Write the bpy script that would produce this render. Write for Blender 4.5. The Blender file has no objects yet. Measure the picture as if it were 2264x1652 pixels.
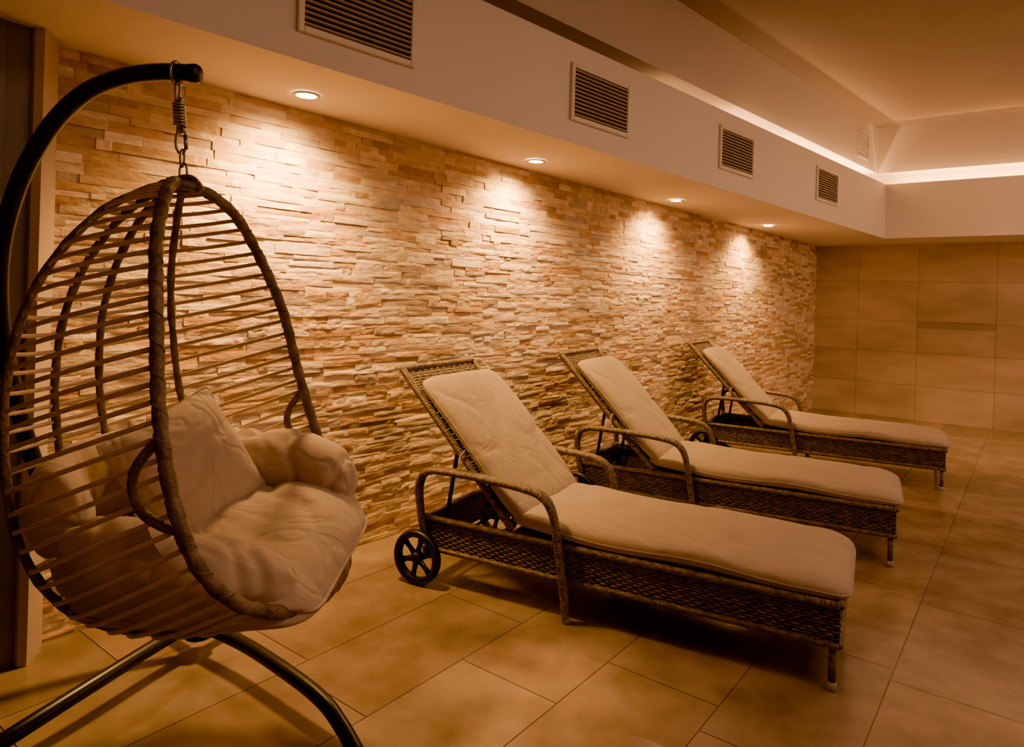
import bpy, math, random
from mathutils import Vector, Matrix, noise
random.seed(11)
V = Vector
PI = math.pi
scene = bpy.context.scene
col = scene.collection
try:
    scene.view_settings.view_transform = 'AgX'; scene.view_settings.look = 'AgX - Punchy'
except Exception: pass
KL = 1.48

# ------------------------------------------------------------------ camera frame
YAW = math.radians(37.7); ROLL = math.atan(0.03); FPX = 1500.0; HC = 1.3
F = V((math.cos(YAW), math.sin(YAW), 0)); Rt = V((math.sin(YAW), -math.cos(YAW), 0)); Z = V((0, 0, 1))
CX = Rt*math.cos(ROLL) + Z*math.sin(ROLL); CY = -Rt*math.sin(ROLL) + Z*math.cos(ROLL)
EYE = V((0, 0, HC))
def ray(u, v): return F + CX*((u-1132)/FPX) - CY*((v-660)/FPX)
def at(u, v, d): return EYE + ray(u, v)*d
def atz(u, v, z):
    r = ray(u, v); return EYE + r*((z-HC)/r.z)

# ------------------------------------------------------------------ mesh builder
class MB:
    def __init__(s): s.v = []; s.f = []; s.c = []; s.cur = None; s.sm = []
    def add(s, vs, fs, smooth=True):
        b = len(s.v); s.v += [tuple(p) for p in vs]
        for f in fs: s.f.append([b+i for i in f]); s.c.append(s.cur); s.sm.append(smooth)
    def quad(s, a, b, c, d): s.add([a, b, c, d], [(0, 1, 2, 3)], False)
    def box(s, c, size, M=None, bev=0.0):
        c = V(c); hx, hy, hz = size[0]/2, size[1]/2, size[2]/2
        if bev <= 0:
            P = [V((x, y, z)) for x in (-hx, hx) for y in (-hy, hy) for z in (-hz, hz)]
            fs = [(0, 1, 3, 2), (4, 6, 7, 5), (0, 4, 5, 1), (2, 3, 7, 6), (0, 2, 6, 4), (1, 5, 7, 3)]
        else:
            P = []; idx = {}
            for sx in (-1, 1):
                for sy in (-1, 1):
                    for sz in (-1, 1):
                        for k in range(3):
                            e = [hx-bev, hy-bev, hz-bev]; e[k] += bev
                            idx[(sx, sy, sz, k)] = len(P); P.append(V((sx*e[0], sy*e[1], sz*e[2])))
            fs = []
            o = [(-1, -1), (1, -1), (1, 1), (-1, 1)]
            for k in range(3):
                for sg in (-1, 1):
                    q = []
                    for (a, b) in o:
                        key = [0, 0, 0]; key[k] = sg; key[(k+1) % 3] = a; key[(k+2) % 3] = b
                        q.append(idx[(key[0], key[1], key[2], k)])
                    fs.append(q if sg > 0 else q[::-1])
            for k in range(3):
                a, b = (k+1) % 3, (k+2) % 3
                for sa in (-1, 1):
                    for sb in (-1, 1):
                        def K(sk, w):
                            key = [0, 0, 0]; key[k] = sk; key[a] = sa; key[b] = sb
                            return idx[(key[0], key[1], key[2], w)]
                        fs.append([K(-1, a), K(1, a), K(1, b), K(-1, b)])
            for sx in (-1, 1):
                for sy in (-1, 1):
                    for sz in (-1, 1): fs.append([idx[(sx, sy, sz, k)] for k in range(3)])
        if M: P = [M @ p for p in P]
        s.add([p + c for p in P], fs, False)
    def tube(s, pts, r, n=10, closed=False, caps=True, ref=None, ry=None):
        pts = [V(p) for p in pts]; m = len(pts)
        rr = r if hasattr(r, '__len__') else [r]*m
        vs = []; prev = None
        for i in range(m):
            if closed: t = pts[(i+1) % m]-pts[(i-1) % m]
            else: t = pts[min(i+1, m-1)]-pts[max(i-1, 0)]
            if t.length < 1e-9: t = V((0, 0, 1))
            t.normalize()
            if ref is not None: side = t.cross(ref).normalized(); up = side.cross(t)
            else:
                if prev is None:
                    a = V((0, 0, 1)) if abs(t.z) < .9 else V((1, 0, 0))
                    side = t.cross(a).normalized()
                else: side = (prev - t*prev.dot(t)).normalized()
                up = side.cross(t); prev = side
            ryy = (ry[i] if hasattr(ry, '__len__') else ry) if ry is not None else rr[i]
            for k in range(n):
                a = 2*PI*k/n
                vs.append(pts[i] + side*math.cos(a)*rr[i] + up*math.sin(a)*ryy)
        fs = []
        for i in range(m if closed else m-1):
            j = (i+1) % m
            for k in range(n):
                k2 = (k+1) % n
                fs.append((i*n+k, i*n+k2, j*n+k2, j*n+k))
        if caps and not closed:
            fs.append(tuple(range(n-1, -1, -1))); fs.append(tuple((m-1)*n+k for k in range(n)))
        s.add(vs, fs)
    def cyl(s, a, b, r, n=20, r2=None): s.tube([a, b], [r, r if r2 is None else r2], n)
    def torus(s, c, ax1, ax2, R1, r, n=28, k=8, R2=None):
        c = V(c); R2 = R2 or R1
        s.tube([c + V(ax1)*math.cos(2*PI*i/n)*R1 + V(ax2)*math.sin(2*PI*i/n)*R2 for i in range(n)], r, k, closed=True)
    def lathe(s, c, axis, prof, n=32):
        axis = V(axis).normalized(); a = axis.orthogonal().normalized(); b = axis.cross(a)
        vs = []; m = len(prof)
        for (r, h) in prof:
            for k in range(n):
                t = 2*PI*k/n; vs.append(V(c)+axis*h+(a*math.cos(t)+b*math.sin(t))*r)
        fs = [(i*n+k, i*n+(k+1) % n, (i+1)*n+(k+1) % n, (i+1)*n+k) for i in range(m-1) for k in range(n)]
        s.add(vs, fs)
    def build(s, name, mat, parent=None):
        me = bpy.data.meshes.new(name); me.from_pydata(s.v, [], s.f)
        me.polygons.foreach_set('use_smooth', s.sm)
        if any(c is not None for c in s.c):
            at_ = me.color_attributes.new('Col', 'FLOAT_COLOR', 'CORNER'); data = []
            for f, c in zip(s.f, s.c): data += list((c or (.5, .5, .5))+(1,))*len(f)
            at_.data.foreach_set('color', data)
        me.materials.append(mat); me.update()
        o = bpy.data.objects.new(name, me); col.objects.link(o)
        if parent: o.parent = parent
        return o

def spline(P, step=8):
    P = [V(p) for p in P]; out = []
    for i in range(len(P)-1):
        p0 = P[max(i-1, 0)]; p1 = P[i]; p2 = P[i+1]; p3 = P[min(i+2, len(P)-1)]
        for k in range(step):
            t = k/step
            out.append(.5*((2*p1)+(p2-p0)*t+(2*p0-5*p1+4*p2-p3)*t*t+(3*p1-p0-3*p2+p3)*t**3))
    out.append(P[-1]); return out
def resample(P, n):
    L = [0]
    for a, b in zip(P, P[1:]): L.append(L[-1]+(b-a).length)
    out = []; j = 0
    for i in range(n):
        s = L[-1]*i/(n-1)
        while j < len(P)-2 and L[j+1] < s: j += 1
        w = (s-L[j])/max(L[j+1]-L[j], 1e-9); out.append(P[j].lerp(P[j+1], min(max(w, 0), 1)))
    return out

def thing(name, label, cat, loc=(0, 0, 0), rz=0, group=None):
    o = bpy.data.objects.new(name, None); col.objects.link(o); o.empty_display_size = .1
    o.location = loc; o.rotation_euler = (0, 0, rz); o['label'] = label; o['category'] = cat
    if group: o['group'] = group
    return o
def struct(o): o['kind'] = 'structure'; return o
def dup(root, loc, rz, label):
    r = root.copy(); col.objects.link(r); r.location = loc; r.rotation_euler = (0, 0, rz); r['label'] = label
    for ch in list(root.children):
        c = ch.copy(); col.objects.link(c); c.parent = r
        for g in list(ch.children):
            d = g.copy(); col.objects.link(d); d.parent = c
    return r

# ------------------------------------------------------------------ materials
def newmat(name):
    m = bpy.data.materials.new(name); m.use_nodes = True
    nt = m.node_tree; b = nt.nodes['Principled BSDF']; return m, nt, b
def surf(name, c1, c2=None, rough=.6, metal=0, nscale=8, bump=0, bscale=60, attr=False, stretch=None, detail=6, rvar=0, coat=0, sheen=0, crease=0, lo=.3, hi=.7):
    m, nt, b = newmat(name); N = nt.nodes; Lk = nt.links
    tc = N.new('ShaderNodeTexCoord'); vec = tc.outputs['Object']
    if stretch:
        mp = N.new('ShaderNodeMapping'); mp.inputs['Scale'].default_value = stretch; Lk.new(vec, mp.inputs[0]); vec = mp.outputs[0]
    n1 = N.new('ShaderNodeTexNoise'); n1.inputs['Scale'].default_value = nscale; n1.inputs['Detail'].default_value = detail; Lk.new(vec, n1.inputs[0])
    rp = N.new('ShaderNodeValToRGB'); rp.color_ramp.elements[0].position = lo; rp.color_ramp.elements[1].position = hi
    c2 = c2 or c1
    rp.color_ramp.elements[0].color = (*c1, 1); rp.color_ramp.elements[1].color = (*c2, 1); Lk.new(n1.outputs[0], rp.inputs[0])
    out = rp.outputs[0]
    if attr:
        at_ = N.new('ShaderNodeAttribute'); at_.attribute_name = 'Col'
        mx = N.new('ShaderNodeMix'); mx.data_type = 'RGBA'; mx.blend_type = 'MULTIPLY'; mx.inputs[0].default_value = 1
        Lk.new(at_.outputs[0], mx.inputs[6]); Lk.new(out, mx.inputs[7]); out = mx.outputs[2]
    Lk.new(out, b.inputs['Base Color'])
    b.inputs['Roughness'].default_value = rough; b.inputs['Metallic'].default_value = metal
    if rvar:
        mr = N.new('ShaderNodeMapRange'); mr.inputs[3].default_value = rough-rvar; mr.inputs[4].default_value = rough+rvar
        Lk.new(n1.outputs[0], mr.inputs[0]); Lk.new(mr.outputs[0], b.inputs['Roughness'])
    if sheen: b.inputs['Sheen Weight'].default_value = sheen
    nrm = None
    if crease:
        n3 = N.new('ShaderNodeTexNoise'); n3.inputs['Scale'].default_value = 4.4; n3.inputs['Detail'].default_value = 1.5; n3.inputs['Distortion'].default_value = 1.1
        mp3 = N.new('ShaderNodeMapping'); mp3.inputs['Scale'].default_value = (1, 1.8, 1.4); mp3.inputs['Rotation'].default_value = (.3, .2, .6)
        Lk.new(vec, mp3.inputs[0]); Lk.new(mp3.outputs[0], n3.inputs[0])
        a1 = N.new('ShaderNodeMath'); a1.operation = 'SUBTRACT'; a1.inputs[1].default_value = .5; Lk.new(n3.outputs[0], a1.inputs[0])
        a2 = N.new('ShaderNodeMath'); a2.operation = 'ABSOLUTE'; Lk.new(a1.outputs[0], a2.inputs[0])
        a3 = N.new('ShaderNodeMapRange'); a3.interpolation_type = 'SMOOTHSTEP'; a3.inputs[1].default_value = 0; a3.inputs[2].default_value = .10; Lk.new(a2.outputs[0], a3.inputs[0])
        bq = N.new('ShaderNodeBump'); bq.inputs['Strength'].default_value = crease; bq.inputs['Distance'].default_value = .018
        Lk.new(a3.outputs[0], bq.inputs['Height']); nrm = bq.outputs[0]
    if bump:
        n2 = N.new('ShaderNodeTexNoise'); n2.inputs['Scale'].default_value = bscale; n2.inputs['Detail'].default_value = 5; Lk.new(vec, n2.inputs[0])
        bp = N.new('ShaderNodeBump'); bp.inputs['Strength'].default_value = bump; bp.inputs['Distance'].default_value = .01
        Lk.new(n2.outputs[0], bp.inputs['Height'])
        if nrm: Lk.new(nrm, bp.inputs['Normal'])
        nrm = bp.outputs[0]
    if nrm: Lk.new(nrm, b.inputs['Normal'])
    return m
def emit(name, c, s):
    m, nt, b = newmat(name); b.inputs['Emission Color'].default_value = (*c, 1); b.inputs['Emission Strength'].default_value = s
    b.inputs['Base Color'].default_value = (*c, 1); return m

M = {}
M['stone'] = surf('stone', (.76, .65, .54), (1.02, 1, .98), .7, nscale=14, bump=.38, bscale=40, attr=True, stretch=(1, 1, 2.0))
M['floor'] = surf('floor_tile', (.58, .54, .49), (1.08, 1.05, 1.02), .18, nscale=4.2, bump=.045, bscale=40, attr=True, rvar=.05, detail=10, lo=.30, hi=.70)
M['walltile'] = surf('wall_tile', (.68, .65, .61), (1.08, 1.05, 1), .36, nscale=2.2, bump=.04, bscale=30, attr=True, stretch=(1, .6, 1.8), detail=10, lo=.28, hi=.72)
M['paint'] = surf('paint', (.75, .68, .65), (.78, .71, .68), .8, nscale=1.2, bump=.03, bscale=90)
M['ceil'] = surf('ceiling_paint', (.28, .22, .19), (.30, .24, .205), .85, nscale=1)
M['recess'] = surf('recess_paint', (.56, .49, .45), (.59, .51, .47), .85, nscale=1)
M['jamb'] = surf('jamb_paint', (.40, .31, .25), (.44, .34, .27), .6)
M['door'] = surf('door_dark', (.13, .125, .12), (.15, .14, .135), .5)
M['fabric'] = surf('cushion_fabric', (.345, .268, .208), (.385, .300, .232), .92, nscale=5, bump=.08, bscale=420, sheen=.10, crease=.12)
M['fabric2'] = surf('chair_fabric', (.44, .34, .262), (.49, .38, .295), .92, nscale=5, bump=.08, bscale=420, sheen=.10, crease=.20)
M['wicker'] = surf('wicker', (.036, .024, .016), (.22, .15, .098), .34, nscale=38, bump=.4, bscale=150, stretch=(1, 1, 2.5))
M['wickerwrap'] = surf('wicker_wrap', (.045, .030, .020), (.22, .155, .105), .35, nscale=60, bump=.4, bscale=170)
M['rattan'] = surf('rattan', (.075, .052, .037), (.23, .165, .118), .38, nscale=22, bump=.5, bscale=90)
M['cord'] = surf('rattan_cord', (.52, .39, .27), (.64, .49, .35), .45, nscale=30)
M['black'] = surf('black_metal', (.010, .009, .009), (.013, .012, .011), .33, nscale=10)
M['plastic'] = surf('black_plastic', (.004, .0035, .0035), (.007, .006, .006), .45)
M['steel'] = surf('steel', (.35, .30, .26), (.5, .44, .38), .3, metal=1, nscale=40)
M['cap'] = surf('foot_cap', (.25, .23, .20), (.30, .27, .24), .5)
M['ventframe'] = surf('vent_frame', (.70, .62, .52), (.74, .66, .56), .4)
M['ventdark'] = surf('vent_dark', (.01, .008, .006), (.015, .012, .01), .8)
M['louvre'] = surf('vent_louvre', (.66, .57, .46), (.74, .64, .52), .35, metal=.2)
M['lamp'] = emit('lamp_glow', (1, .70, .34), 60)
M['led'] = emit('led_glow', (1, .60, .27), 12)
M['trimring'] = surf('downlight_ring', (.6, .5, .42), (.65, .55, .45), .35)

# ------------------------------------------------------------------ room
def wy(x): return 2.908-.070*x         # stone wall line
def by(x): return 2.363-.12*x          # bulkhead front line
def zs(x): return 2.177-.0105*x        # soffit height
XB, XF, YR, X0 = 9.30, 8.447, -3.2, -1.6
ZT, ZC = 2.685, 3.35

# floor
mb = MB(); mb.cur = (.18, .132, .094)
mb.quad((X0, YR, -.003), (XB+.05, YR, -.003), (XB+.05, 3.1, -.003), (X0, 3.1, -.003))
for r in range(-9, 7):
    y0 = .375+.408*r; y1 = y0+.408
    off = {-1: .32, 0: .41, 1: .57, 2: .24, 3: .60}.get(r, (r*.37) % .8)
    k = -3
    while True:
        x0 = off-.8+.8*k; k += 1
        if x0 > XB: break
        g = .0014; t = random.uniform(.86, 1.12); w = random.uniform(-.010, .010)
        mb.cur = (.272*t+w, .196*t, .140*t-w*.5)
        mb.add([(max(x0+g, X0), y0+g, 0), (min(x0+.8-g, XB), y0+g, 0), (min(x0+.8-g, XB), min(y1-g, 3.05), 0), (max(x0+g, X0), min(y1-g, 3.05), 0)], [(0, 1, 2, 3)], False)
struct(mb.build('floor', M['floor']))

# stone wall
mb = MB(); wd = V((1, -.070, 0)).normalized(); wn = V((-.070, -1, 0)).normalized()
o0 = V((.80, wy(.80), 0)); LW = (V((XB+.03, wy(XB+.03), 0))-o0).length
mb.cur = (.44, .31, .18)
a = o0; b = o0+wd*LW
mb.quad(a, b, b+Z*2.2, a+Z*2.2)
pal = [((.84, .70, .51), 6), ((.77, .61, .42), 5), ((.67, .47, .27), 3), ((.57, .37, .19), 3), ((.60, .52, .44), 2), ((.88, .77, .61), 4), ((.47, .37, .28), 2)]
bag = [c for c, w in pal for _ in range(w)]
z = 0
while z < 2.17:
    h = random.choice([.023, .028, .032, .038]); s = -random.random()*.2
    while s < LW:
        ln = random.choice([.06, .09, .13, .17, .22, .30])*random.uniform(.85, 1.15)
        s0 = max(s, 0)+.0004; s1 = min(s+ln, LW)-.0004; s += ln
        if s1-s0 < .01: continue
        dep = random.choice([.008, .010, .012, .0138]); tl = random.uniform(-.0035, .0035); tu = random.uniform(-.003, .003)
        t = random.uniform(.82, 1.1); c = random.choice(bag); mb.cur = (c[0]*t, c[1]*t, c[2]*t)
        nx = 5; nz = 3; vs = []; sd = random.random()*100
        for j in range(nz+1):
            for i in range(nx+1):
                fx = i/nx; fz = j/nz
                q = dep+tl*(fx-.5)+tu*(fz-.5)+.0038*noise.noise(V((fx*2.2+sd, fz*1.4, sd)))
                if i in (0, nx) or j in (0, nz): q -= .0012
                vs.append(o0+wd*(s0+(s1-s0)*fx)+Z*min(z+.0002+(h-.0004)*fz, 2.175)+wn*q)
        fs = [(j*(nx+1)+i, j*(nx+1)+i+1, (j+1)*(nx+1)+i+1, (j+1)*(nx+1)+i) for j in range(nz) for i in range(nx)]
        ring = [i for i in range(nx+1)]+[j*(nx+1)+nx for j in range(1, nz+1)]+[nz*(nx+1)+i for i in range(nx-1, -1, -1)]+[j*(nx+1) for j in range(nz-1, 0, -1)]
        base = len(vs)
        for i in ring:
            p = vs[i]; dd = (p-o0).dot(wn); vs.append(p-wn*dd)
        m = len(ring)
        for k in range(m): fs.append((ring[k], base+k, base+(k+1) % m, ring[(k+1) % m]))
        mb.add(vs, fs, False)
    z += h
struct(mb.build('wall_left', M['stone']))

# tiled back wall
mb = MB(); mb.cur = (.35, .26, .185)
mb.quad((XB, YR, -.01), (XB, 2.4, -.01), (XB, 2.4, 2.2), (XB, YR, 2.2))
cols_ = [2.35, 1.75, 1.11, .35, -.45, -1.25, -2.05, -2.85, YR]
zr = [0, .41, .80, 1.17, 1.64, 2.12]
for i in range(len(cols_)-1):
    for j in range(5):
        z0 = zr[j]; z1 = zr[j+1]
        y0, y1 = cols_[i+1]+.0013, cols_[i]-.0013
        if i == 2 and j == 2:
            z1 = 1.10; mb.cur = (.38, .285, .20); mb.box((XB-.006, (y0+y1)/2, 1.135), (.012, y1-y0, .067))
        t = random.uniform(.90, 1.10); mb.cur = (.50*t, .38*t, .272*t)
        mb.box((XB-.006, (y0+y1)/2, (z0+z1)/2), (.012, y1-y0, z1-z0-.0026))
struct(mb.build('wall_back', M['walltile']))
mb = MB(); mb.quad((X0, YR, 0), (XB, YR, 0), (XB, YR, ZC), (X0, YR, ZC)); struct(mb.build('wall_right', M['paint']))
mb = MB(); mb.quad((X0, YR, 0), (X0, 3.1, 0), (X0, 3.1, ZC), (X0, YR, ZC)); struct(mb.build('wall_front', M['paint']))
# pilaster beside the stone wall
mb = MB()
pl = [(.94, 2.86), (.905, 2.765), (.838, 2.685), (.815, 2.70), (.80, 2.82)]
for (p, q) in zip(pl, pl[1:]): mb.quad((*p, 0), (*q, 0), (*q, 2.2), (*p, 2.2))
struct(mb.build('wall_corner', M['jamb']))
mb = MB(); mb.quad((.82, 2.72, 0), (X0, 2.80, 0), (X0, 2.80, 2.25), (.82, 2.72, 2.25))
for xx in (.72, .55, .2): mb.box((xx, 2.715, 1.08), (.03, .02, 2.16))
struct(mb.build('door_1', M['door']))
# bulkheads
def P(x, y, z): return V((x, y, z))
G1, G2, ZG = .12, .32, ZT+.150       # setback of the pale recess face, of the inner trough, underside height
def Lp(g, z, x=None):                # point on the long side at setback g
    x = XF+g if x is None else x
    return P(x, by(x)+g, z)
mb = MB()
mb.quad(P(X0, by(X0), zs(X0)), P(XF, by(XF), zs(XF)), P(XB, wy(XB), zs(XF)), P(X0, wy(X0)+.1, zs(X0)))
mb.quad(P(X0, by(X0), zs(X0)), P(XF, by(XF), zs(XF)), P(XF, by(XF), ZT), P(X0, by(X0), ZT))
mb.quad(Lp(0, ZT, X0), Lp(0, ZT), Lp(.02, ZT), Lp(.02, ZT, X0))
mb.quad(Lp(.02, ZT, X0), Lp(.02, ZT), Lp(.02, ZT-.06), Lp(.02, ZT-.06, X0))
mb.quad(Lp(.02, ZT-.06, X0), Lp(.02, ZT-.06), Lp(G2, ZT-.06), Lp(G2, ZT-.06, X0))
struct(mb.build('trim_1', M['paint']))
mb = MB(); yc = by(XF)
def Bp(g, z, y=None): return P(XF+g, (by(XF+g)+g) if y is None else y, z)
mb.quad(P(XF, yc, zs(XF)), P(XF, YR, zs(XF)), P(XB, YR, zs(XF)), P(XB, wy(XB), zs(XF)))
mb.quad(P(XF, yc, zs(XF)), P(XF, YR, zs(XF)), P(XF, YR, ZT), P(XF, yc, ZT))
mb.quad(Bp(0, ZT), Bp(0, ZT, YR), Bp(.02, ZT, YR), Bp(.02, ZT))
mb.quad(Bp(.02, ZT), Bp(.02, ZT, YR), Bp(.02, ZT-.06, YR), Bp(.02, ZT-.06))
mb.quad(Bp(.02, ZT-.06), Bp(.02, ZT-.06, YR), Bp(G2, ZT-.06, YR), Bp(G2, ZT-.06))
struct(mb.build('trim_2', M['paint']))
mb = MB()
for A_ in (0, 1):
    pt = (lambda g, z: (Lp(g, z, X0), Lp(g, z))) if A_ == 0 else (lambda g, z: (Bp(g, z), Bp(g, z, YR)))
    for (g0, z0, g1, z1) in ((G2, ZT-.06, G2, ZG), (G2, ZG, G1, ZG), (G1, ZG, G1, ZC)):
        a, b = pt(g0, z0); c, d = pt(g1, z1); mb.quad(a, b, d, c)
struct(mb.build('trim_3', M['recess']))
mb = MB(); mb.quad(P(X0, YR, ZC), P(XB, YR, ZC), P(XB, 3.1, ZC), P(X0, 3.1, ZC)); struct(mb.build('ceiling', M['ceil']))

# LED strip lying in the trough
mb = MB(); x0 = 5.2
mb.tube([Lp(.12, ZT-.045, x0), Lp(.12, ZT-.045)], .010, 8, ref=Z, ry=.006); mb.tube([Bp(.12, ZT-.045), Bp(.12, ZT-.045, -3.15)], .010, 8, ref=Z, ry=.006)
ls = mb.build('led_strip', M['led']); ls['label'] = 'warm glowing light strip tucked in the ceiling cove above the wall vents'; ls['category'] = 'light strip'

def area(name, loc, sx, sy, e, c, xax, dirn):
    l = bpy.data.lights.new(name, 'AREA'); l.shape = 'RECTANGLE'; l.size = sx; l.size_y = sy; l.energy = e*KL; l.color = c
    o = bpy.data.objects.new(name, l); col.objects.link(o)
    z_ = -V(dirn).normalized(); x_ = V(xax); x_ = (x_-z_*x_.dot(z_)).normalized(); y_ = z_.cross(x_)
    m = Matrix((x_, y_, z_)).transposed().to_4x4(); m.translation = V(loc); o.matrix_world = m
    return o
WARM = (1, .53, .18)
ax_ = V((1, -.12, 0)).normalized(); nb = V((.12, 1, 0)).normalized()
for (xa, xb, e) in ((4.2, 5.2, 1.0), (5.2, 6.2, 5), (6.2, 7.3, 12), (7.3, 8.5, 21)):
    xm = (xa+xb)/2
    area('cove_light', Lp(.20, ZT-.04, xm), xb-xa, .03, e, WARM, ax_, Z+nb*.9)
    area('cove_spill', Lp(.07, ZT-.01, xm), xb-xa, .03, e*.42, WARM, ax_, Z+nb*2.0)
area('cove_light_back', (XF+.20, -.95, ZT-.04), 4.5, .03, 62, WARM, (0, 1, 0), Z+V((.9, 0, 0)))
area('cove_spill_back', (XF+.07, -.95, ZT-.01), 4.5, .03, 26, WARM, (0, 1, 0), Z+V((2.0, 0, 0)))

# ------------------------------------------------------------------ downlights
sp = [(1.772, 2.533), (3.346, 2.434), (5.084, 2.30), (6.924, 2.139)]
dl = ['recessed round downlight nearest the hanging chair, leftmost in the soffit over the stone wall',
      'recessed round downlight above the first lounger, second from the hanging chair',
      'recessed round downlight third along the soffit, above the middle lounger',
      'recessed round downlight closest to the tiled end wall']
for i, (x, y) in enumerate(sp):
    z = zs(x)
    t = thing('downlight', dl[i], 'ceiling light', (x, y, z), 0, 'downlights in the soffit')
    mb = MB(); mb.lathe((0, 0, 0), (0, 0, -1), [(.060, 0), (.060, .004), (.055, .007), (.046, .006), (.042, 0)], 36); mb.build('trim_ring', M['trimring'], t)
    mb = MB(); mb.lathe((0, 0, 0), (0, 0, -1), [(.0001, .006), (.030, .006), (.043, .004), (.046, 0)], 36); mb.build('bulb', M['lamp'], t)
    l = bpy.data.lights.new('spot', 'SPOT'); l.energy = [310, 235, 220, 220][i]*KL; l.color = (1, .52, .14); l.spot_size = math.radians(138); l.spot_blend = 1; l.shadow_soft_size = [.12, .07, .07, .07][i]
    o = bpy.data.objects.new('lamp', l); col.objects.link(o); o.parent = t; o.location = (0, 0, [-.07, -.03, -.03, -.03][i])
    o.rotation_euler = (math.radians(14), 0, 0)

# ------------------------------------------------------------------ vents
vx = [1.745, 3.306, 4.936, 6.72]
vl = ['rectangular louvred vent nearest the camera, cut by the top of the photo',
      'rectangular louvred vent second from the left on the bulkhead',
      'rectangular louvred vent third from the left on the bulkhead',
      'smallest looking louvred vent on the bulkhead, nearest the cove corner']
mfr = MB(); w, h, bw = .54, .31, .026
for sx in (-1, 1): mfr.box((sx*(w/2-bw/2), -.008, 0), (bw, .016, h), bev=.003)
for sz in (-1, 1): mfr.box((0, -.008, sz*(h/2-bw/2)), (w-2*bw, .016, bw), bev=.003)
mlv = MB(); nl = 12
for k in range(nl):
    zz = -h/2+bw+(h-2*bw)*(k+.5)/nl
    mlv.box((0, -.0075, zz), (w-2*bw, .010, .0048), Matrix.Rotation(math.radians(-20), 3, 'X'))
mbk = MB(); mbk.box((0, -.0015, 0), (w-2*bw, .002, h-2*bw))
for i, x in enumerate(vx):
    if i == 0:
        v0 = thing('wall_vent', vl[0], 'vent', (x, by(x), 2.42), -math.atan(.12), 'vents along the bulkhead')
        mfr.build('frame', M['ventframe'], v0); mlv.build('louvres', M['louvre'], v0); mbk.build('backing', M['ventdark'], v0)
    else: dup(v0, (x, by(x), 2.42), -math.atan(.12), vl[i])
x = 8.05
v5 = thing('wall_vent', 'small pale vent high on the recess wall above the glowing cove', 'vent', (x, by(x)+G1, 3.07), -math.atan(.12))
mb = MB()
for sx in (-1, 1): mb.box((sx*.16, -.006, 0), (.02, .012, .30), bev=.002)
for sz in (-1, 1): mb.box((0, -.006, sz*.14), (.30, .012, .02), bev=.002)
mb.build('frame', M['recess'], v5)
mb = MB()
for k in range(9): mb.box((0, -.004, -.12+.03*k), (.30, .008, .012), Matrix.Rotation(.4, 3, 'X'))
mb.build('louvres', M['recess'], v5)

# ------------------------------------------------------------------ soft pads
def cushion(mb, L, W, T, nx, ny, mp, q=.36, p=8, wr=.004, rc=.05, seed=0, pinch=0, wf=(5, 5)):
    def ps(a): return math.copysign(1-(1-abs(a))**1.7, a)
    top = {}; vs = []; bot = {}
    for i in range(nx+1):
        for j in range(ny+1):
            s = ps(-1+2*i/nx); t = ps(-1+2*j/ny)
            x = s*L/2*(1-rc*abs(t)**12)*(1-pinch*(1-t*t)*abs(s)**2); y = t*W/2*(1-rc*abs(s)**12*L/W*.6)*(1-pinch*(1-s*s)*abs(t)**2)
            hh = max(0, (1-abs(s)**p)*(1-abs(t)**p))**q*T/2
            n_ = noise.noise(V((x*wf[0]+seed, y*wf[1], seed)))*wr
            g_ = abs(noise.noise(V((x*wf[0]*.9+seed+y*3, y*wf[1]*.8-x*1.5, seed+9))))
            n_ -= wr*.7*max(0, 1-g_*4.5)**1.5
            edge = i in (0, nx) or j in (0, ny)
            k = len(vs); vs.append(mp(V((x, y, (hh+n_) if not edge else n_*.2)))); top[i, j] = k
            if edge: bot[i, j] = k
            else: bot[i, j] = len(vs); vs.append(mp(V((x, y, -hh*.9))))
    fs = []
    for i in range(nx):
        for j in range(ny):
            fs.append((top[i, j], top[i+1, j], top[i+1, j+1], top[i, j+1]))
            fs.append((bot[i, j], bot[i, j+1], bot[i+1, j+1], bot[i+1, j]))
    loop = [top[i, 0] for i in range(nx+1)]+[top[nx, j] for j in range(1, ny+1)]+[top[i, ny] for i in range(nx-1, -1, -1)]+[top[0, j] for j in range(ny-1, 0, -1)]
    mb.add(vs, fs); return [vs[k] for k in loop]

def bolster(mb, pts, r, n=40, wr=.012, seed=0, flat=1.0, ep=5.0, m=70):
    pts = resample(spline(pts, 10), m); rad = []
    for i in range(m):
        t = abs(2*i/(m-1)-1); rad.append(r*max(.02, (1-t**ep))**.5)
    vs = []
    for i in range(m):
        t = (pts[min(i+1, m-1)]-pts[max(i-1, 0)]).normalized()
        side = t.cross(Z).normalized(); up = side.cross(t)
        for k in range(n):
            a = 2*PI*k/n
            d = side*math.cos(a)*flat+up*math.sin(a)
            q = pts[i]+d*rad[i]
            g_ = abs(noise.noise(V((q.x*8, q.y*8, q.z*3+seed))))
            e_ = abs(2*i/(m-1)-1)
            w_ = noise.noise(q*6+V((seed, 0, 0)))*wr-wr*.9*max(0, 1-g_*4)**1.5+.004*e_**3*math.sin(a*8+seed)
            vs.append(q+d*w_)
    fs = [(i*n+k, i*n+(k+1) % n, (i+1)*n+(k+1) % n, (i+1)*n+k) for i in range(m-1) for k in range(n)]
    fs.append(tuple(range(n-1, -1, -1))); fs.append(tuple((m-1)*n+k for k in range(n)))
    mb.add(vs, fs)

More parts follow.
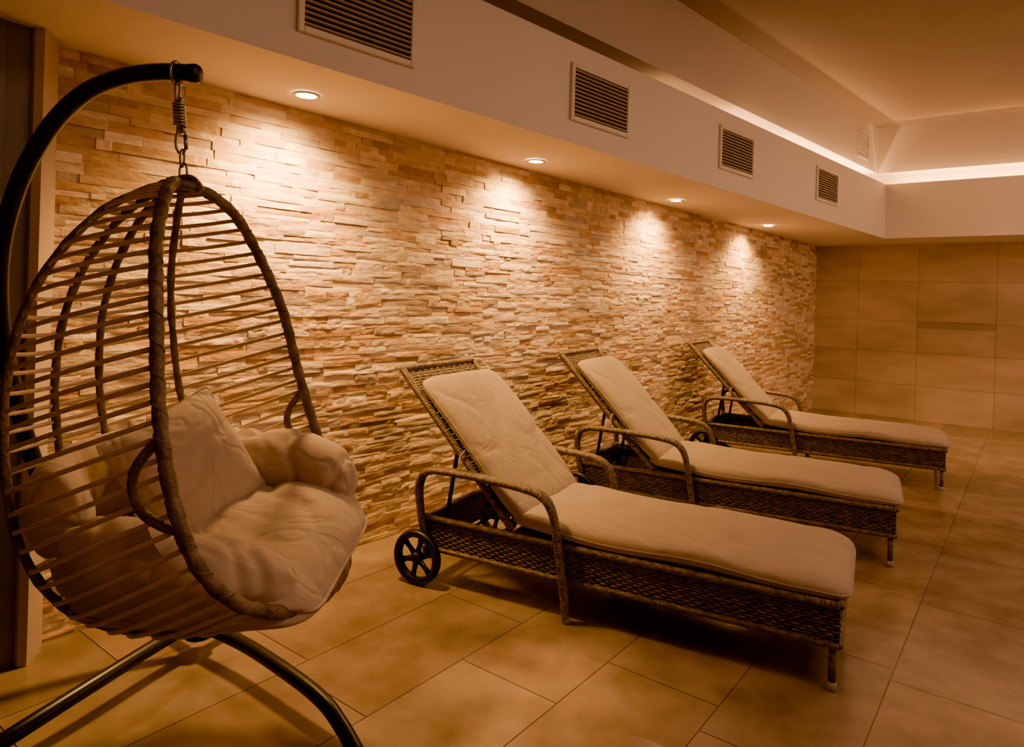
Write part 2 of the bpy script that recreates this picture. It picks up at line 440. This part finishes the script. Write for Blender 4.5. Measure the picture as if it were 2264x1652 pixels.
# ------------------------------------------------------------------ lounger
def strands(mb, o, u, v, n, L, v0, v1, rows, pitch=.022, amp=.0032, step=.0072):
    o = V(o); u = V(u); v = V(v); n = V(n); hh = (v1-v0)/rows
    ns = max(2, int(L/step))
    for r in range(rows):
        vv = v0+hh*(r+.5); ph = PI*(r % 2)+random.uniform(-.25, .25)
        pts = [o+u*(L*i/ns)+v*(vv+random.uniform(-.0005, .0005))+n*(amp*math.sin(PI*(L*i/ns)/pitch+ph)) for i in range(ns+1)]
        mb.tube(pts, .0026, 6, ref=v, ry=hh*.46, caps=False)
def wrapped(pts, r, per=.013):
    P_ = spline(pts, 14); L = sum((b-a).length for a, b in zip(P_, P_[1:])); n = int(L/.0043)
    P_ = resample(P_, n); return P_, [r*(1+.07*math.sin(2*PI*i*.0043/per)) for i in range(n)]

LG = 'sun loungers along the stone wall'
def make_lounger(label, loc, rz):
    root = thing('sun_lounger', label, 'sun lounger', loc, rz, LG)
    HW = .325; L0, L1 = .0, 1.712; ZB, ZTp = .150, .30
    mb = MB()
    for sy in (-1, 1):
        strands(mb, (L0, sy*HW, 0), (1, 0, 0), (0, 0, 1), (0, sy, 0), L1-L0, ZB+.012, ZTp-.014, 11)
        mb.box(((L0+L1)/2, sy*(HW-.008), (ZB+ZTp)/2), (L1-L0-.01, .008, ZTp-ZB-.01))
        for zz, rr in ((ZTp-.008, .015), (ZB+.006, .012)):
            p_, r_ = wrapped([(L0, sy*HW, zz), ((L0+L1)/2, sy*HW, zz), (L1, sy*HW, zz)], rr, .016); mb.tube(p_, r_, 8)
    for xx, sx in ((L0, -1), (L1, 1)):
        strands(mb, (xx, -HW, 0), (0, 1, 0), (0, 0, 1), (sx, 0, 0), 2*HW, ZB+.012, ZTp-.014, 11)
        mb.box((xx-sx*.008, 0, (ZB+ZTp)/2), (.008, 2*HW-.01, ZTp-ZB-.01))
        for zz, rr in ((ZTp-.008, .015), (ZB+.006, .012)):
            p_, r_ = wrapped([(xx, -HW, zz), (xx, 0, zz), (xx, HW, zz)], rr, .016); mb.tube(p_, r_, 8)
    mb.build('frame', M['wicker'], root)
    mb = MB(); mb.box((1.07, 0, .292), (1.26, 2*HW-.03, .012)); strands(mb, (.45, -HW+.02, .300), (1, 0, 0), (0, 1, 0), (0, 0, 1), 1.24, 0, 2*HW-.04, 24, .04, .0015, .02)
    mb.build('deck', M['wicker'], root)
    for sy in (-1, 1):
        mb = MB(); mb.tube([(1.693, sy*(HW-.012), .16), (1.693, sy*(HW-.008), .022)], .0125, 12)
        lg = mb.build('leg', M['wickerwrap'], root)
        mb = MB(); mb.lathe((1.693, sy*(HW-.008), 0), Z, [(.0001, 0), (.014, 0), (.0165, .004), (.0165, .026), (.012, .03)], 16); mb.build('foot_cap', M['cap'], lg)
    for sy in (-1, 1):
        y = sy*(HW+.030)
        pts = [(.02, y-sy*.015, .20), (.0, y-sy*.006, .30), (-.012, y, .42), (.004, y, .485), (.05, y, .515), (.14, y, .523), (.35, y, .520), (.53, y, .508), (.61, y, .485), (.652, y, .43), (.675, y, .33), (.705, y, .16), (.725, y, .02)]
        p_, r_ = wrapped(pts, .0175)
        wd_ = [(.0195+.0095*max(0, min(1, (p.z-.36)/.12)))*(q_/.0175) for p, q_ in zip(p_, r_)]
        mb = MB(); mb.tube(p_, r_, 14, ref=V((0, 1, 0)), ry=wd_)
        arm = mb.build('armrest', M['wickerwrap'], root)
        mb = MB(); mb.lathe((.726, y, 0), Z, [(.0001, 0), (.014, 0), (.0175, .005), (.0175, .024), (.013, .03)], 16); mb.build('foot_cap', M['cap'], arm)
        mb = MB(); mb.tube([(.70, y, .19), (.70, sy*(HW-.01), .20)], .010, 8); mb.build('arm_bracket', M['wickerwrap'], root)
    for sy in (-1, 1):
        c = V((0, sy*(HW+.048), .122)); A = V((0, 1, 0)); mb = MB()
        mb.lathe(c, A, [(.092, -.016), (.106, -.021), (.116, -.019), (.122, -.011), (.122, .011), (.116, .019), (.106, .021), (.092, .016), (.088, 0), (.092, -.016)], 40)
        for k in range(6):
            a = k*PI/3+.3; d = V((math.cos(a), 0, math.sin(a)))
            mb.tube([c+d*.02, c+d*.06, c+d*.092], [.017, .0115, .017], 8, ref=A, ry=.009)
        wh = mb.build('wheel', M['plastic'], root)
        mb = MB(); mb.lathe(c, A, [(.0001, -.024), (.018, -.024), (.024, -.018), (.024, .018), (.018, .024), (.0001, .024)], 20); mb.build('hub', M['plastic'], wh)
    mb = MB(); mb.tube([(0, -HW-.05, .122), (0, HW+.05, .122)], .008, 10)
    for sy in (-1, 1): mb.box((.0, sy*(HW-.02), .145), (.03, .012, .07))
    mb.build('axle', M['plastic'], root)
    # backrest
    H = V((.43, 0, .335)); B = V((-.69, 0, .723)).normalized(); Nn = V((B.z, 0, -B.x)); BL = .855
    mb = MB(); bw_ = .312
    strands(mb, H-V((0, bw_, 0))+B*0, (0, 1, 0), B, Nn, 2*bw_, .02, BL, 54, .026, .003, .009)
    for sy in (-1, 1):
        p_, r_ = wrapped([H+V((0, sy*bw_, 0))-B*.03, H+V((0, sy*bw_, 0))+B*BL*.5, H+V((0, sy*bw_, 0))+B*BL], .017); mb.tube(p_, r_, 10)
    p_, r_ = wrapped([H+V((0, -bw_, 0))+B*BL, H+B*BL, H+V((0, bw_, 0))+B*BL], .017); mb.tube(p_, r_, 10)
    mb.build('backrest', M['wicker'], root)
    mb = MB()
    for sy in (-1, 1):
        mb.tube([H+B*.42+V((0, sy*.25, 0))-Nn*.02, (.06, sy*.25, .20)], .010, 8)
        mb.tube([(.04, sy*.27, .27), (.45, sy*.27, .27)], .012, 8)
    mb.tube([(.06, -.28, .20), (.06, .28, .20)], .010, 8); mb.tube([H-V((0, .3, 0)), H+V((0, .3, 0))], .012, 8)
    mb.build('recline_bracket', M['plastic'], root)
    # cushions
    def mseat(p):
        x = p.x+1.08; z = p.z+.347
        z += .008*math.sin(x*3.1+.4)-.018*max(0, (x-1.58)/.15)**2
        return V((x, p.y+.007*math.sin(x*6), z-.006*(abs(p.y)/.3)**3*(1+math.sin(x*9))))
    mb = MB(); lp = cushion(mb, 1.33, .645, .088, 120, 60, mseat, seed=3, wr=.010, wf=(3.0, 4.0), q=.30)
    sc = mb.build('seat_cushion', M['fabric'], root)
    mb = MB(); mb.tube(lp, .0038, 6, closed=True); mb.build('piping', M['fabric'], sc)
    def mback(p):
        s = p.x+.37
        return H+B*(s-.01)+Nn*(.046+p.z+.010*math.sin(s*4)+.02*max(0, .12-s)*4)+V((0, p.y+.006, 0))
    mb = MB(); lp = cushion(mb, .78, .65, .084, 80, 60, mback, seed=8, wr=.010, wf=(3.4, 3.6), q=.30)
    bc = mb.build('back_cushion', M['fabric'], root)
    mb = MB(); mb.tube(lp, .0038, 6, closed=True); mb.build('piping', M['fabric'], bc)
    mb = MB(); q = H+B*.36+V((0, -.32, 0))+Nn*.03
    mb.tube(spline([q, q+V((-.01, -.022, -.02)), q+V((.0, -.030, -.06)), q+V((-.012, -.026, -.10))], 5), .004, 6, ref=V((0, 1, 0)), ry=.0015)
    mb.build('tie_strap', M['fabric'], bc)
    return root
e_ang = math.atan2(-.9855, .1654)
# root is at the centre of the wheel axle; local x runs to the foot, local y to the tiled end wall
lo1 = make_lounger('brown wicker sun lounger with taupe cushion nearest the camera, black spoked wheel fully visible', (2.548, 2.243, 0), e_ang)
dup(lo1, (3.945, 2.278, 0), e_ang, 'brown wicker sun lounger with taupe cushion in the middle, between the other two loungers')
dup(lo1, (5.885, 2.235, 0), math.atan2(-.9885, .145), 'brown wicker sun lounger with taupe cushion farthest away, closest to the tiled end wall')

# ------------------------------------------------------------------ hanging chair stand
st = thing('chair_stand', 'black curved tubular metal stand holding the hanging egg chair, on crossed floor legs', 'stand', (0, 0, 0))
hub = atz(442, 1368, .12)
st.location = (hub.x, hub.y, 0); off = V((hub.x, hub.y, 0))
pp = [(300, 1325, 2.36), (170, 1220, 2.28), (90, 1060, 2.2), (40, 900, 2.14), (8, 760, 2.09), (-2, 640, 2.05), (8, 520, 2.01), (48, 390, 1.97), (112, 280, 1.95), (185, 208, 1.93), (265, 172, 1.91), (350, 160, 1.90), (436, 163, 1.89)]
pole = [hub]+[at(*p) for p in pp]
mb = MB(); mb.tube([p-off for p in spline(pole, 10)], .0245, 20); po = mb.build('pole', M['black'], st)
e1 = (pole[-1]-pole[-2]).normalized(); mb = MB(); mb.lathe(pole[-1]-off-e1*.008, e1, [(.0262, -.012), (.0268, .006), (.022, .014), (.0001, .016)], 24); mb.build('end_cap', M['plastic'], po)
mb = MB(); mb.lathe(hub-off-Z*.06, Z, [(.0001, 0), (.05, 0), (.055, .01), (.055, .07), (.04, .1), (.0001, .105)], 28); mb.build('hub', M['black'], st)
def leg(pts):
    mb = MB(); mb.tube([p-off for p in spline(pts, 8)], .023, 16); l = mb.build('leg', M['black'], st)
    e = pts[-1]-off; mb = MB(); mb.lathe((e.x, e.y, 0), Z, [(.0001, 0), (.028, 0), (.03, .01), (.026, .03), (.0001, .032)], 20); mb.build('foot_pad', M['plastic'], l)
hb = hub-Z*.02
leg([hb, atz(540, 1425, .105), atz(640, 1490, .10), atz(712, 1548, .085), atz(755, 1605, .055), atz(790, 1668, .024)])
leg([hb, atz(385, 1403, .105), atz(200, 1517, .095), atz(40, 1618, .075), atz(-60, 1682, .05), atz(-110, 1725, .024)])
leg([hb, hb+V((.30, .075, -.005)), hb+V((.52, .13, -.03)), V((hub.x+.60, hub.y+.15, .024))])
leg([hb, hb+V((0, .18, -.005)), hb+V((0, .30, -.03)), V((hub.x, hub.y+.35, .024))])

# ------------------------------------------------------------------ hanging chair (local x = opening, local y = far side)
DC = 1.9; ca = EYE+F*DC+Rt*(-.4885*DC)
al = math.radians(5); ov = Rt*math.cos(al)-F*math.sin(al); rzc = math.atan2(ov.y, ov.x)
hc = thing('hanging_chair', 'egg shaped brown rattan hanging chair with open cord sides, hung from the black stand', 'hanging chair', (ca.x, ca.y, 0), rzc)
rim = [(-.005, .03, 1.592), (.025, .10, 1.578), (.06, .185, 1.525), (.092, .26, 1.425), (.125, .31, 1.32), (.155, .348, 1.21), (.19, .385, 1.03), (.24, .41, .85), (.30, .405, .70), (.365, .345, .595), (.425, .22, .525), (.458, .11, .502), (.467, .0, .496)]
spn = [(-.02, 0, 1.592), (-.09, 0, 1.57), (-.21, 0, 1.495), (-.325, 0, 1.355), (-.39, 0, 1.21), (-.415, 0, 1.08), (-.42, 0, .95), (-.40, 0, .79), (-.365, 0, .65), (-.29, 0, .525), (-.18, 0, .443), (-.04, 0, .408), (.12, 0, .404), (.28, 0, .422), (.40, 0, .460), (.465, 0, .494)]
NU = 81
RM = resample(spline(rim, 10), NU); SP = resample(spline(spn, 10), NU)
def S(u, v):
    i = u*(NU-1); a = min(int(i), NU-2); w = i-a
    r = RM[a].lerp(RM[a+1], w); p = SP[a].lerp(SP[a+1], w)
    c = max(0, math.cos(v*PI/2))**.85
    m = V((r.x, 0, r.z))
    q = m+(p-m)*c; q.y = r.y*math.sin(v*PI/2)*(1+.05*c); return q
mb = MB()
for sg in (-1, 1):
    pts = [V((p.x, sg*p.y, p.z)) for p in RM]
    rr = [.0160*(1+.10*math.sin(i*1.9+sg)) for i in range(len(pts))]
    mb.tube(pts, rr, 12)
    P2 = resample(pts, 420); wrap = []
    for i, p in enumerate(P2):
        t = (P2[min(i+1, 419)]-P2[max(i-1, 0)]).normalized(); s_ = t.cross(V((1, 0, 0))).normalized(); u_ = s_.cross(t); a = i*.33
        wrap.append(p+(s_*math.cos(a)+u_*math.sin(a))*.0135)
    mb.tube(wrap, .0042, 5)
mb.build('rim', M['rattan'], hc)
for v in (-.32, .10, .31, .62):
    mb = MB(); n = 46
    pts = [S(.012+.97*i/(n-1), v) for i in range(n)]
    mb.tube(pts, [.0112*(1+.12*math.sin(i*2.1)) for i in range(n)], 10); mb.build('rib', M['rattan'], hc)
mb = MB(); NS = 38
for k in range(NS):
    u = .045+.93*k/(NS-1)+random.uniform(-.002, .002)
    pts = [S(u, -1+2*v_/40)*1.0 for v_ in range(41)]
    mb.tube(pts, .0034, 8, ref=Z, ry=.0060)
mb.build('cord_weave', M['cord'], hc)
for sg in (-1, 1):
    q = lambda x, y, z: V((x, sg*y, z))
    mb = MB(); mb.tube(spline([q(.208, .395, .97), q(.18, .40, .945), q(.152, .405, .90), q(.148, .405, .855), q(.175, .41, .81), q(.22, .412, .785), q(.258, .41, .775)], 8), .0115, 10)
    mb.build('armrest_loop', M['rattan'], hc)
mb = MB(); mb.torus((-.01, 0, 1.585), (1, 0, 0), (0, 1, 0), .045, .014, 24, 10)
mb.tube(spline([(-.05, -.01, 1.57), (-.02, 0, 1.60), (.02, 0, 1.605), (.05, .0, 1.575)], 6), .014, 10)
mb.build('crown', M['rattan'], hc)
def ln(z): return V((-.028*(z-1.60)/.28, 0, z))
mb = MB(); mb.torus(ln(1.625), (1, 0, 0), (0, 0, 1), .011, .0035, 20, 8, R2=.026); mb.torus(ln(1.665), (0, 1, 0), (0, 0, 1), .010, .0035, 20, 8, R2=.024); mb.build('chain_link', M['steel'], hc)
mb = MB(); mb.torus(ln(1.712), (.9, .4, 0), (0, 0, 1), .014, .004, 24, 8, R2=.034); mb.cyl(ln(1.69)+V((.013, 0, 0)), ln(1.73)+V((.013, 0, 0)), .0055, 10); mb.build('carabiner', M['steel'], hc)
mb = MB(); zz0, zz1 = 1.752, 1.818; n = 150
mb.tube([ln(zz0+(zz1-zz0)*i/n)+V((math.cos(i*2*PI*8/n), math.sin(i*2*PI*8/n), 0))*.0145 for i in range(n+1)], .0038, 6)
mb.tube([ln(1.738), ln(1.832)], .004, 8); mb.torus(ln(1.745), (1, 0, 0), (0, 0, 1), .009, .0035, 16, 6); mb.torus(ln(1.826), (1, 0, 0), (0, 0, 1), .009, .0035, 16, 6)
mb.build('spring', M['steel'], hc)
mb = MB(); mb.torus(ln(1.855), (0, 1, 0), (0, 0, 1), .011, .0038, 20, 8, R2=.030); mb.build('snap_hook', M['steel'], hc)
mb = MB(); mb.torus(ln(1.902), (0, 1, 0), (0, 0, 1), .030, .0042, 28, 8, R2=.032); mb.build('hanger_ring', M['steel'], hc)

# cushions of the hanging chair
cu = thing('chair_cushion', 'plump taupe padded cushion filling the hanging egg chair, with rolled sides', 'cushion', (ca.x, ca.y, .34), rzc)
dz = V((0, 0, -.34))
mb = MB()
Ms = Matrix.Translation(V((.15, .03, .57))+dz) @ Matrix.Rotation(math.radians(12), 4, 'X') @ Matrix.Rotation(math.radians(-3), 4, 'Y')
def mps(p):
    q = Ms @ p; q.z -= 1.5*max(0, p.x-.20)**2; return q
lp = cushion(mb, .68, .62, .20, 90, 90, mps, q=.45, p=2.8, wr=.022, rc=.28, seed=5, wf=(4.2, 4.2))
seat = mb.build('seat_pad', M['fabric2'], cu); mb = MB(); mb.tube(lp, .005, 6, closed=True); mb.build('piping', M['fabric2'], seat)
mb = MB(); bolster(mb, [V((-.09, -.285, .70))+dz, V((.08, -.31, .67))+dz, V((.24, -.26, .622))+dz, V((.42, -.15, .555))+dz], .085, wr=.018, seed=2); mb.build('side_roll', M['fabric2'], cu)
mb = MB(); bolster(mb, [V((-.14, .28, .735))+dz, V((.05, .33, .74))+dz, V((.25, .325, .725))+dz, V((.42, .25, .68))+dz], .115, wr=.020, seed=4, flat=.8, ep=3.5); mb.build('side_roll', M['fabric2'], cu)
mb = MB(); bolster(mb, [V((-.06, -.28, .72))+dz, V((-.22, -.18, .73))+dz, V((-.28, .0, .74))+dz, V((-.22, .17, .74))+dz, V((-.08, .27, .73))+dz], .125, wr=.018, seed=6, flat=.55, m=80); mb.build('back_roll', M['fabric2'], cu)
mb = MB(); nu_, nv_ = 40, 60; vs = []; cen = V((.08, 0, .80))
for i in range(nu_+1):
    for j in range(nv_+1):
        u = .60+.375*i/nu_; v = -.93+1.86*j/nv_; q = S(u, v); d = (cen-q).normalized()
        g_ = abs(noise.noise(V((q.x*6+3, q.y*6, q.z*5))))
        e_ = min(i, nu_-i, j, nv_-j)/4
        ins = .022+.02*(1-min(1, e_))+.012*max(0, 1-g_*5)
        vs.append(q+d*ins+dz)
fs = [(i*(nv_+1)+j, i*(nv_+1)+j+1, (i+1)*(nv_+1)+j+1, (i+1)*(nv_+1)+j) for i in range(nu_) for j in range(nv_)]
mb.add(vs, fs); mb.build('padded_shell', M['fabric2'], cu)
pn = V((.80, -.46, .38)).normalized(); pu = (Z-pn*pn.z).normalized(); psd = pu.cross(pn)
rot = Matrix.Rotation(math.radians(22), 3, pn); pu = rot @ pu; psd = rot @ psd
pc = V((.0, .07, .78))
Pm = Matrix((psd, pu, pn)).transposed().to_4x4(); Pm.translation = pc+dz
pw = thing('throw_pillow', 'square taupe pillow leaning against the back inside the hanging chair', 'pillow', (ca.x, ca.y, .34), rzc)
mb = MB(); lp = cushion(mb, .37, .37, .16, 50, 50, lambda p: Pm @ p, q=.5, p=2.8, wr=.013, rc=.04, pinch=.06, seed=12)
pb = mb.build('pillow_body', M['fabric2'], pw); mb = MB(); mb.tube(lp, .004, 6, closed=True); mb.build('piping', M['fabric2'], pb)

# ------------------------------------------------------------------ added fill lights out of view, and spots for the floor pools
DN = V((0, 0, -1))
area('ceiling_fill', (4.6, -1.0, 3.30), 4.0, 1.8, 56, (1, .57, .32), (1, 0, 0), DN)  # unseen fill light added for the general warm level of the room
area('ceiling_fill_near', (2.0, -1.2, 3.30), 2.0, 2.0, 46, (1, .60, .36), (1, 0, 0), DN)  # added fill without a fixture, lifts the hanging chair
area('side_fill', (6.6, -2.9, 2.3), 1.2, .8, 66, (1, .56, .27), (1, 0, 0), V((9.3, 1.0, .9))-V((6.6, -2.9, 2.3)))  # extra unseen light, aimed to brighten the tiled end wall
def spot(loc, tgt, e, ang, c=WARM, bl=.5, sz=.04):
    l = bpy.data.lights.new('floor_spot', 'SPOT'); l.energy = e*KL; l.color = c; l.spot_size = math.radians(ang); l.spot_blend = bl; l.shadow_soft_size = sz
    o = bpy.data.objects.new('floor_spot', l); col.objects.link(o); o.location = loc
    o.rotation_euler = (V(tgt)-V(loc)).to_track_quat('-Z', 'Y').to_euler()
spot((1.9, .9, 3.3), (1.92, 1.25, 0), 700, 12, bl=1, sz=.15)
spot((7.4, .0, 3.3), (8.1, .5, 0), 430, 60, bl=1)

w = bpy.data.worlds.new('World'); scene.world = w; w.use_nodes = True
w.node_tree.nodes['Background'].inputs[0].default_value = (.9, .6, .4, 1); w.node_tree.nodes['Background'].inputs[1].default_value = .05

cam = bpy.data.cameras.new('Camera'); co = bpy.data.objects.new('Camera', cam); col.objects.link(co)
cam.sensor_width = 36; cam.sensor_fit = 'HORIZONTAL'; cam.lens = FPX/2264*36; cam.shift_y = -166/2264; cam.clip_start = .05
mm = Matrix((CX, CY, -F)).transposed().to_4x4(); mm.translation = EYE; co.matrix_world = mm
scene.camera = co
